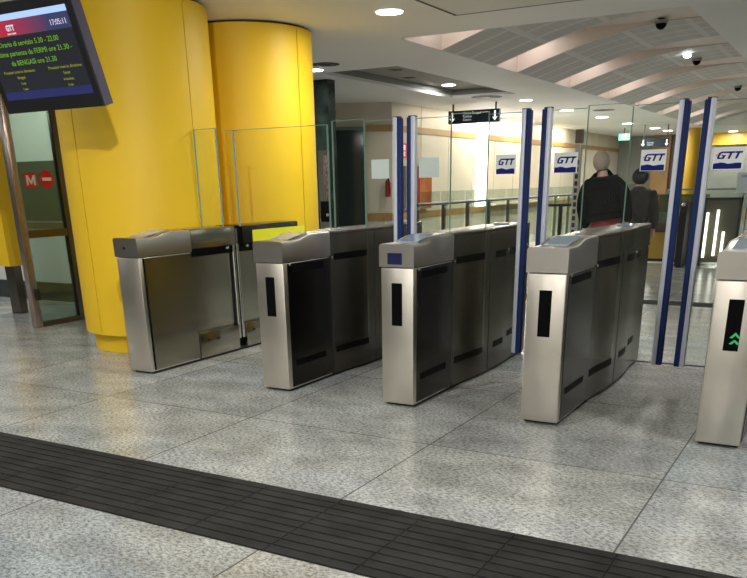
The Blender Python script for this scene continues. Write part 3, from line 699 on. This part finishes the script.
# ------------------------------------------------------------------ distant counter, newel and light bars
t = thing('kiosk_counter', 'low ochre-fronted counter with dark glass top, between the blue door edges', 'counter', (-2.55, 14.9, 0))
obj('ochre_front', B(-3.05, -2.2, 14.7, 15.1, .04, .47), YELLOW_DK, t)
obj('plinth', B(-3.03, -2.22, 14.72, 15.08, 0, .04), BLACK_MATT, t)
obj('sloping_top', B(-3.1, -2.15, 14.62, 15.12, .47, .62), mat('counter_brown', (.07, .04, .02), .3), t)
bm = bmesh.new(); box(bm, -3.0, -2.2, 14.70, 14.706, .62, 1.06); box(bm, -3.0, -2.2, 15.05, 15.056, .62, 1.06); box(bm, -3.0, -2.2, 14.706, 15.05, 1.054, 1.06)
obj('glass_case', bm, glass('dark_case_glass', (.60, .66, .60), 1.0), t)
for i, x in enumerate((-2.95, -2.6)):
    o = obj('white_box', B(x, x+.20, 14.8, 14.9, .62, .78+.05*i), WHITE); tag(o, ('small white box inside the distant counter case, left one', 'taller white box inside the distant counter case, right one')[i], 'box')
t = thing('escalator_newel', 'rounded black escalator handrail end beside the ochre counter', 'escalator handrail', (-2.3, 13.9, 0))
bm = bmesh.new(); pts = []
for i in range(17):
    a = PI*i/16; pts.append((-2.42, 14.0-.35*math.cos(a), .78+.20*math.sin(a)))
pts = [(-2.40, 13.65, .02)]+[(-2.40, p[1], p[2]) for p in pts]+[(-2.40, 14.35, .02)]
poly(bm, pts, (.10, 0, 0)); obj('handrail_loop', bm, BLACK_MATT, t)
bm = B(-2.39, -2.31, 13.75, 14.25, 0, .78); obj('skirt_panel', bm, DARKMETAL, t)
bm = bmesh.new(); ball(bm, (-2.35, 13.63, .93), .03, n=12); obj('lamp_cap', bm, CHROME, t, True)
t = thing('lit_gate', 'dark distant gate with three slanting white light bars, left of the rightmost turnstile', 'gate', (-1.9, 14.0, 0))
obj('back_screen', B(-2.10, -1.60, 14.10, 14.14, .06, .98), mat('dark_screen_panel', (.085, .08, .055), .25), t)
bm = bmesh.new(); box(bm, -2.13, -2.09, 14.08, 14.16, 0, 1.02); box(bm, -1.62, -1.58, 14.08, 14.16, 0, 1.02); box(bm, -2.13, -1.58, 14.08, 14.16, .98, 1.02); obj('frame', bm, DARKMETAL, t)
for x, z0, z1 in ((-2.055, .13, .80), (-1.905, .16, .84), (-1.795, .13, .52)):
    obj('light_bar', B(x-.016, x+.016, 14.04, 14.10, z0, z1), mat('bar_glow', (1, 1, 1), .4, emit=(1, .97, .85), estr=1.3), t)
# notice on a stand
t = thing('notice_stand', 'white notice board on a thin dark stand at the right edge', 'notice', (-1.78, 15.4, 0))
obj('board', B(-1.86, -1.33, 15.4, 15.43, 1.06, 1.37), mat('notice_white', (.72, .80, .86), .4), t)
obj('header', B(-1.80, -1.55, 15.395, 15.40, 1.30, 1.34), mat('notice_blue', (.35, .48, .62), .4), t)
bm = bmesh.new(); cyl(bm, (-1.66, 15.42, .02), (-1.66, 15.42, 1.1), .014, n=10); box(bm, -1.82, -1.5, 15.25, 15.58, 0, .02); obj('stand', bm, DARKMETAL, t)
# ochre column in front of far wall
t = thing('clad_pillar', 'distant yellow column seen between the rightmost pair of blue door edges', 'pillar', (-4.55, 26.6, 0), 'yellow clad round pillars')
bm = bmesh.new(); cyl(bm, (-4.56, 26.6, .1), (-4.56, 26.6, ZC-.002), .22, n=40); obj('cladding', bm, YELLOW_DK, t, True)
bm = bmesh.new(); cyl(bm, (-4.56, 26.6, 0), (-4.56, 26.6, .1), .2, n=40); obj('plinth_cladding', bm, BLACK_MATT, t, True)

for x, y in ((-9.5, 4.5), (-8.4, 6.2), (-11, 1)):  # corridor downlights added to brighten the view behind the glass door
    lamp('AREA', (x, y, ZC-.016), LIGHT_W*.8, .2)
    bm = bmesh.new(); cyl(bm, (x, y, ZC-.012), (x, y, ZC+.004), .1, n=24)
    tag(obj('ceiling_downlight', bm, LAMP_ON), 'added round downlight in the corridor ceiling behind the glass door', 'light', 'added downlights over the side corridor')
# ------------------------------------------------------------------ ceiling fixtures
def downlight(x, y, z, label, r=.095, power=LIGHT_W, vis=True):
    t = thing('ceiling_downlight', label, 'light', (x, y, z), 'round ceiling downlights')
    bm = bmesh.new(); cyl(bm, (x, y, z-.006), (x, y, z+.004), r+.018, n=32); obj('trim_ring', bm, mat('ring_white', (.75, .74, .7), .4), t, True)
    bm = bmesh.new(); cyl(bm, (x, y, z-.011), (x, y, z-.006), r, n=32); obj('diffuser', bm, LAMP_ON, t, True)
    l_ = lamp('AREA', (x, y, z-.016), power, r*2)
    return t
LB = {0: 'large bright round downlight in the ceiling above the second turnstile'}
for i, (x, y) in enumerate(NEAR_LIGHTS):
    if i == 0: downlight(x, y, ZC, LB[0], .11, LIGHT_W*1.2)
    else:  # unseen downlights added to light the entrance side
        l_ = lamp('AREA', (x, y, ZC-.016), LIGHT_W*NEAR_POWER.get(i, 1.0), .16)
        bm = bmesh.new(); cyl(bm, (x, y, ZC-.012), (x, y, ZC+.004), .1, n=24)
        o = obj('ceiling_downlight', bm, LAMP_ON); tag(o, 'added unseen round downlight in the ceiling nearer than the picture shows', 'light', 'added downlights over the entrance side')
for x, y, z, lb in ((-6.05, 13.08, ZC+.12, 'round downlight inside the dark ceiling recess, above the hanging sign'),
                 (-5.475, 15.09, ZC, 'round downlight right above the left blue-edged door beside the middle turnstile'),
                 (-5.545, 17.73, ZC, 'round downlight next to the second logo sticker, fourth from the nearest'),
                 (-5.495, 20.22, ZC, 'round downlight just above the person in black, seen through a glass pane'),
                 (-5.56, 22.93, ZC, 'round downlight just above the green exit sign'),
                 (-5.43, 25.6, ZC, 'round downlight above the small distant sign, its left one'),
                 (-5.39, 27.2, ZC, 'round downlight above the small distant sign, its right one'),
                 (-3.85, 29.3, ZC, 'farthest round downlight, at the right above the ochre band')):
    downlight(x, y, z, lb, .105 if y < 16 else .13, LIGHT_W*(.45 if z > ZC else 1.3))
downlight(-6.20, 9.44, ZC, 'round downlight at the top right edge of the farther yellow pillar', .10)
for x, y in ((-.5, 12), (2, 12), (-.5, 17), (2, 17), (-.5, 22), (2, 22)):  # extra downlights added out of view to light the far hall
    bm = bmesh.new(); cyl(bm, (x, y, ZV-.012), (x, y, ZV+.004), .1, n=24)
    o = obj('ceiling_downlight', bm, LAMP_ON); tag(o, 'added unseen round downlight in the high ceiling right of the picture', 'light', 'added downlights over the far right hall')
    lamp('AREA', (x, y, ZV-.016), LIGHT_W*.3, .2)
added_pillar_spot()
t = thing('ceiling_spot', 'added unseen tilted spotlight aimed at the large yellow pillar from the entrance side', 'light', (-2.3, 2.2, ZC))  # housing added out of view for the pillar lamp
bm = bmesh.new(); cyl(bm, (-2.3, 2.2, ZC-.02), (-2.3, 2.2, ZC), .07, n=20); cyl(bm, (-2.26, 2.16, ZC-.02), (-2.285, 2.185, ZC-.05), .045, n=20); obj('housing', bm, SILVER, t, True)
# small bright spot and its dark neighbour
t = thing('ceiling_spot', 'small bright bluish spotlight in the high ceiling, upper right', 'light', (-2.62, 14.07, 3.1))
bm = bmesh.new(); cyl(bm, (-2.62, 14.07, 3.0), (-2.62, 14.07, 3.05), .06, n=20); obj('housing', bm, SILVER, t, True)
bm = bmesh.new(); ball(bm, (-2.62, 14.05, 3.0), .055, 1, 1, .6); obj('bulb', bm, mat('spot_glow', (1, 1, 1), .4, emit=(.85, .9, 1), estr=14), t, True)
def dome(x, y, z, label, r=.07):
    t = thing('dome_camera', label, 'camera', (x, y, z), 'dark dome cameras on the ceiling')
    bm = bmesh.new(); cyl(bm, (x, y, z-.035), (x, y, z), r, n=24); obj('base_ring', bm, mat('dome_ring', (.3, .28, .26), .4), t, True)
    bm = bmesh.new(); ball(bm, (x, y, z-.035), r*.8, n=18); obj('dome', bm, BLACK, t, True)
dome(-2.42, 11.17, 3.045, 'dark dome camera at the top right, nearest the picture\'s top edge', .08)
dome(-2.60, 14.75, 3.03, 'dark dome camera right beside the bluish spotlight', .075)
dome(-2.58, 19.5, 3.03, 'dark dome camera farthest right, low under the ceiling', .08)
def vent(x, y, z, label, r):
    t = thing('ceiling_vent', label, 'vent', (x, y, z), 'round ceiling vents')
    for k, rr in enumerate((1, .7, .4)):
        bm = bmesh.new(); cyl(bm, (x, y, z-.004-.003*k), (x, y, z+.002), r*rr, n=32); obj('ring', bm, (DARKMETAL, mat('vent_grey', (.16, .15, .13), .5), DARKMETAL)[k], t)
vent(-5.84, 9.12, ZC, 'round dark ceiling vent beside the farther yellow pillar', .17)
vent(-5.82, 14.1, ZC, 'flat dark round ceiling vent above the hanging direction sign', .26)
vent(-4.95, 18.3, ZC, 'thin dark round ceiling vent beyond the second logo sticker', .22)
for x, y, lb in ((-5.9, 11.0, 'small dark vent in the ceiling recess, nearest'), (-5.55, 12.3, 'small dark vent in the ceiling recess, right'), (-6.15, 11.9, 'small dark vent in the ceiling recess, left')):
    vent(x, y, ZC+.12, lb, .10)

# ------------------------------------------------------------------ people
def skin_obj(name, verts, edges, m_, parent, sub=2):
    me = bpy.data.meshes.new(name); me.from_pydata([v[0] for v in verts], edges, []); me.materials.append(m_)
    o = bpy.data.objects.new(name, me); COL.objects.link(o); o.parent = parent
    s = o.modifiers.new('skin', 'SKIN'); s.use_smooth_shade = True
    ss = o.modifiers.new('sub', 'SUBSURF'); ss.levels = sub; ss.render_levels = sub
    for i, v in enumerate(verts):
        r = v[1]; me.skin_vertices[0].data[i].radius = (r, r) if isinstance(r, (int, float)) else r
        me.skin_vertices[0].data[i].use_root = (i == 0)
    return o
SKIN = mat('skin', (.50, .31, .23), .5)
def person(name_label, loc, rz, h, build, coat_m, trouser_m, hair_m=None, bald=False, coat_len=.47, strap=False, lean=0):
    t = thing('person', name_label, 'person', loc); t.rotation_euler = (0, lean, rz)
    k = h
    V = {}; vl = []; ed = []
    def v(n, x, y, z, r): V[n] = len(vl); vl.append(((x*k, y*k, z*k), tuple(q*k for q in r) if isinstance(r, tuple) else r*k))
    def e(*ns):
        for a, b_ in zip(ns, ns[1:]): ed.append((V[a], V[b_]))
    b = build
    v('pel', 0, 0, .52, (.06*b, .045)); v('wst', 0, .0, .61, (.05*b, .04)); v('chs', 0, .0, .74, (.055*b, .045)); v('nkb', 0, 0, .825, (.045, .04)); v('nk', 0, .006, .865, .034)
    v('hd0', 0, .014, .895, (.040, .048)); v('hd1', 0, .010, .94, (.046, .058)); v('hd2', 0, .004, .975, (.034, .042))
    e('pel', 'wst', 'chs', 'nkb', 'nk', 'hd0', 'hd1', 'hd2')
    for s, n in ((-1, 'l'), (1, 'r')):
        st = .035*s
        v(n+'sh', s*.10*b, 0, .78, .024); v(n+'el', s*.135*b, -.012, .635, .026); v(n+'wr', s*.135*b, .05, .50, .017); v(n+'pm', s*.13*b, .062, .468, (.022, .012))
        e('chs', n+'sh', n+'el', n+'wr', n+'pm')
        for j, ln in enumerate((.034, .042, .040, .032)):
            fy = .062+(-.018+.012*j); v(n+'f%d' % j, s*.13*b, fy, .445, .0052); v(n+'g%d' % j, s*(.13*b-.010), fy+.004, .445-ln*.6, .0046); v(n+'h%d' % j, s*(.13*b-.020), fy+.004, .445-ln, .004)
            e(n+'pm', n+'f%d' % j, n+'g%d' % j, n+'h%d' % j)
        v(n+'t0', s*(.13*b-.012), .088, .468, .006); v(n+'t1', s*(.13*b-.02), .094, .448, .005); e(n+'pm', n+'t0', n+'t1')
        v(n+'hp', s*.05, 0, .49, .042); v(n+'kn', s*.052, .012+st, .275, .034); v(n+'an', s*.052, -.012+st*1.4, .045, .022); v(n+'to', s*.058, .075+st*1.4, .016, (.024, .014))
        e('pel', n+'hp', n+'kn', n+'an', n+'to')
    skin_obj('body', vl, ed, SKIN, t)
    # coat
    cv, ce = [], []
    def c(x, y, z, r): cv.append(((x*k, y*k, z*k), tuple(q*k for q in r))); return len(cv)-1
    a0 = c(0, 0, coat_len+.05, (.118*b, .082)); a1_ = c(0, 0, coat_len+.12, (.118*b, .085)); a2_ = c(0, -.004, .73, (.125*b, .088)); a3 = c(0, -.002, .815, (.075*b, .062)); a4 = c(0, .004, .868, (.05, .045)); a00 = c(0, 0, coat_len, (.115*b, .08))
    ce += [(a00, a0), (a0, a1_), (a1_, a2_), (a2_, a3), (a3, a4)]
    for s in (-1, 1):
        p = c(s*.118*b, -.002, .785, (.058, .058)); q = c(s*.150*b, -.014, .64, (.046, .048)); r = c(s*.146*b, .045, .515, (.034, .034)); ce += [(a2_, p), (p, q), (q, r)]
    skin_obj('coat', cv, ce, coat_m, t)
    tv, te = [], []
    def c2_(x, y, z, r): tv.append(((x*k, y*k, z*k), (r[0]*k, r[1]*k))); return len(tv)-1
    r00 = c2_(0, 0, coat_len+.05, (.082*b, .062)); r0 = c2_(0, 0, .53, (.10*b, .078)); te.append((r00, r0))
    for s in (-1, 1):
        st = .035*s; p = c2_(s*.055, 0, .46, (.066, .068)); q = c2_(s*.056, .010+st, .275, (.048, .05)); r = c2_(s*.054, -.010+st*1.4, .055, (.036, .038)); te += [(r0, p), (p, q), (q, r)]
    skin_obj('trousers', tv, te, trouser_m, t)
    for s in (-1, 1):
        st = .035*s*1.4; bm = bmesh.new(); ball(bm, (s*.056*k, (.03+st)*k, .022*k), .03*k, 1, 2.3, .72)
        me_o = obj('shoe', bm, BLACK_MATT); me_o.parent = t; 
    # face: ears, nose
    for s in (-1, 1):
        bm = bmesh.new(); ball(bm, (s*.049*k, .008*k, .925*k), .013*k, .45, .8, 1.3); q = obj('ear', bm, SKIN, None, True); q.parent = t
        bm = bmesh.new(); ball(bm, (s*.017*k, .062*k, .935*k), .006*k); q = obj('eye', bm, WHITE, None, True); q.parent = t
    bm = bmesh.new(); ball(bm, (0, .07*k, .918*k), .009*k, .8, 1, 1.5); q = obj('nose', bm, SKIN, None, True); q.parent = t
    bm = bmesh.new(); ball(bm, (0, .06*k, .897*k), .012*k, 1.3, .5, .25); q = obj('mouth', bm, mat('lips', (.35, .13, .11), .5), None, True); q.parent = t
    if hair_m:
        bm = bmesh.new()
        if bald: ball(bm, (0, 0, .930*k), .060*k, .92, 1.05, 1.15, n=24)
        else: ball(bm, (0, -.006*k, .938*k), .066*k, 1.05, 1.08, 1.0, n=24)
        q = obj('hair', bm, hair_m, None, True); q.parent = t
    if strap:
        bm = bmesh.new()
        pts = [(-.09, -.10, .80), (-.01, -.115, .72), (.08, -.115, .60), (.13, -.08, .50)]
        for p_, q_ in zip(pts, pts[1:]): cyl(bm, [z*k for z in p_], [z*k for z in q_], .011*k, n=8)
        q = obj('bag_strap', bm, BLACK_MATT, None); q.parent = t
    return t
BLACKCLOTH = noisy('black_cloth', (.003, .003, .0035), (.006, .0055, .006), 20, .95)
BLACKCLOTH.node_tree.nodes['Principled BSDF'].inputs['Specular IOR Level'].default_value = .1
person('person in bulky black jacket and red trousers walking away, pale beige head', (-2.32, 9.5, 0), .08, 1.62, .96, BLACKCLOTH, noisy('red_cloth', (.16, .012, .02), (.22, .02, .03), 12, .8), mat('beige_knit', (.36, .28, .24), .8), bald=True, coat_len=.60, lean=-.15)
person('smaller dark-haired person in grey-mauve coat walking right of the one in black', (-2.36, 10.6, 0), -.15, 1.42, 1.0, noisy('mauve_cloth', (.006, .005, .006), (.03, .02, .027), 18, .8), BLACKCLOTH, mat('dark_hair', (.008, .007, .007), .5), coat_len=.44, strap=True)
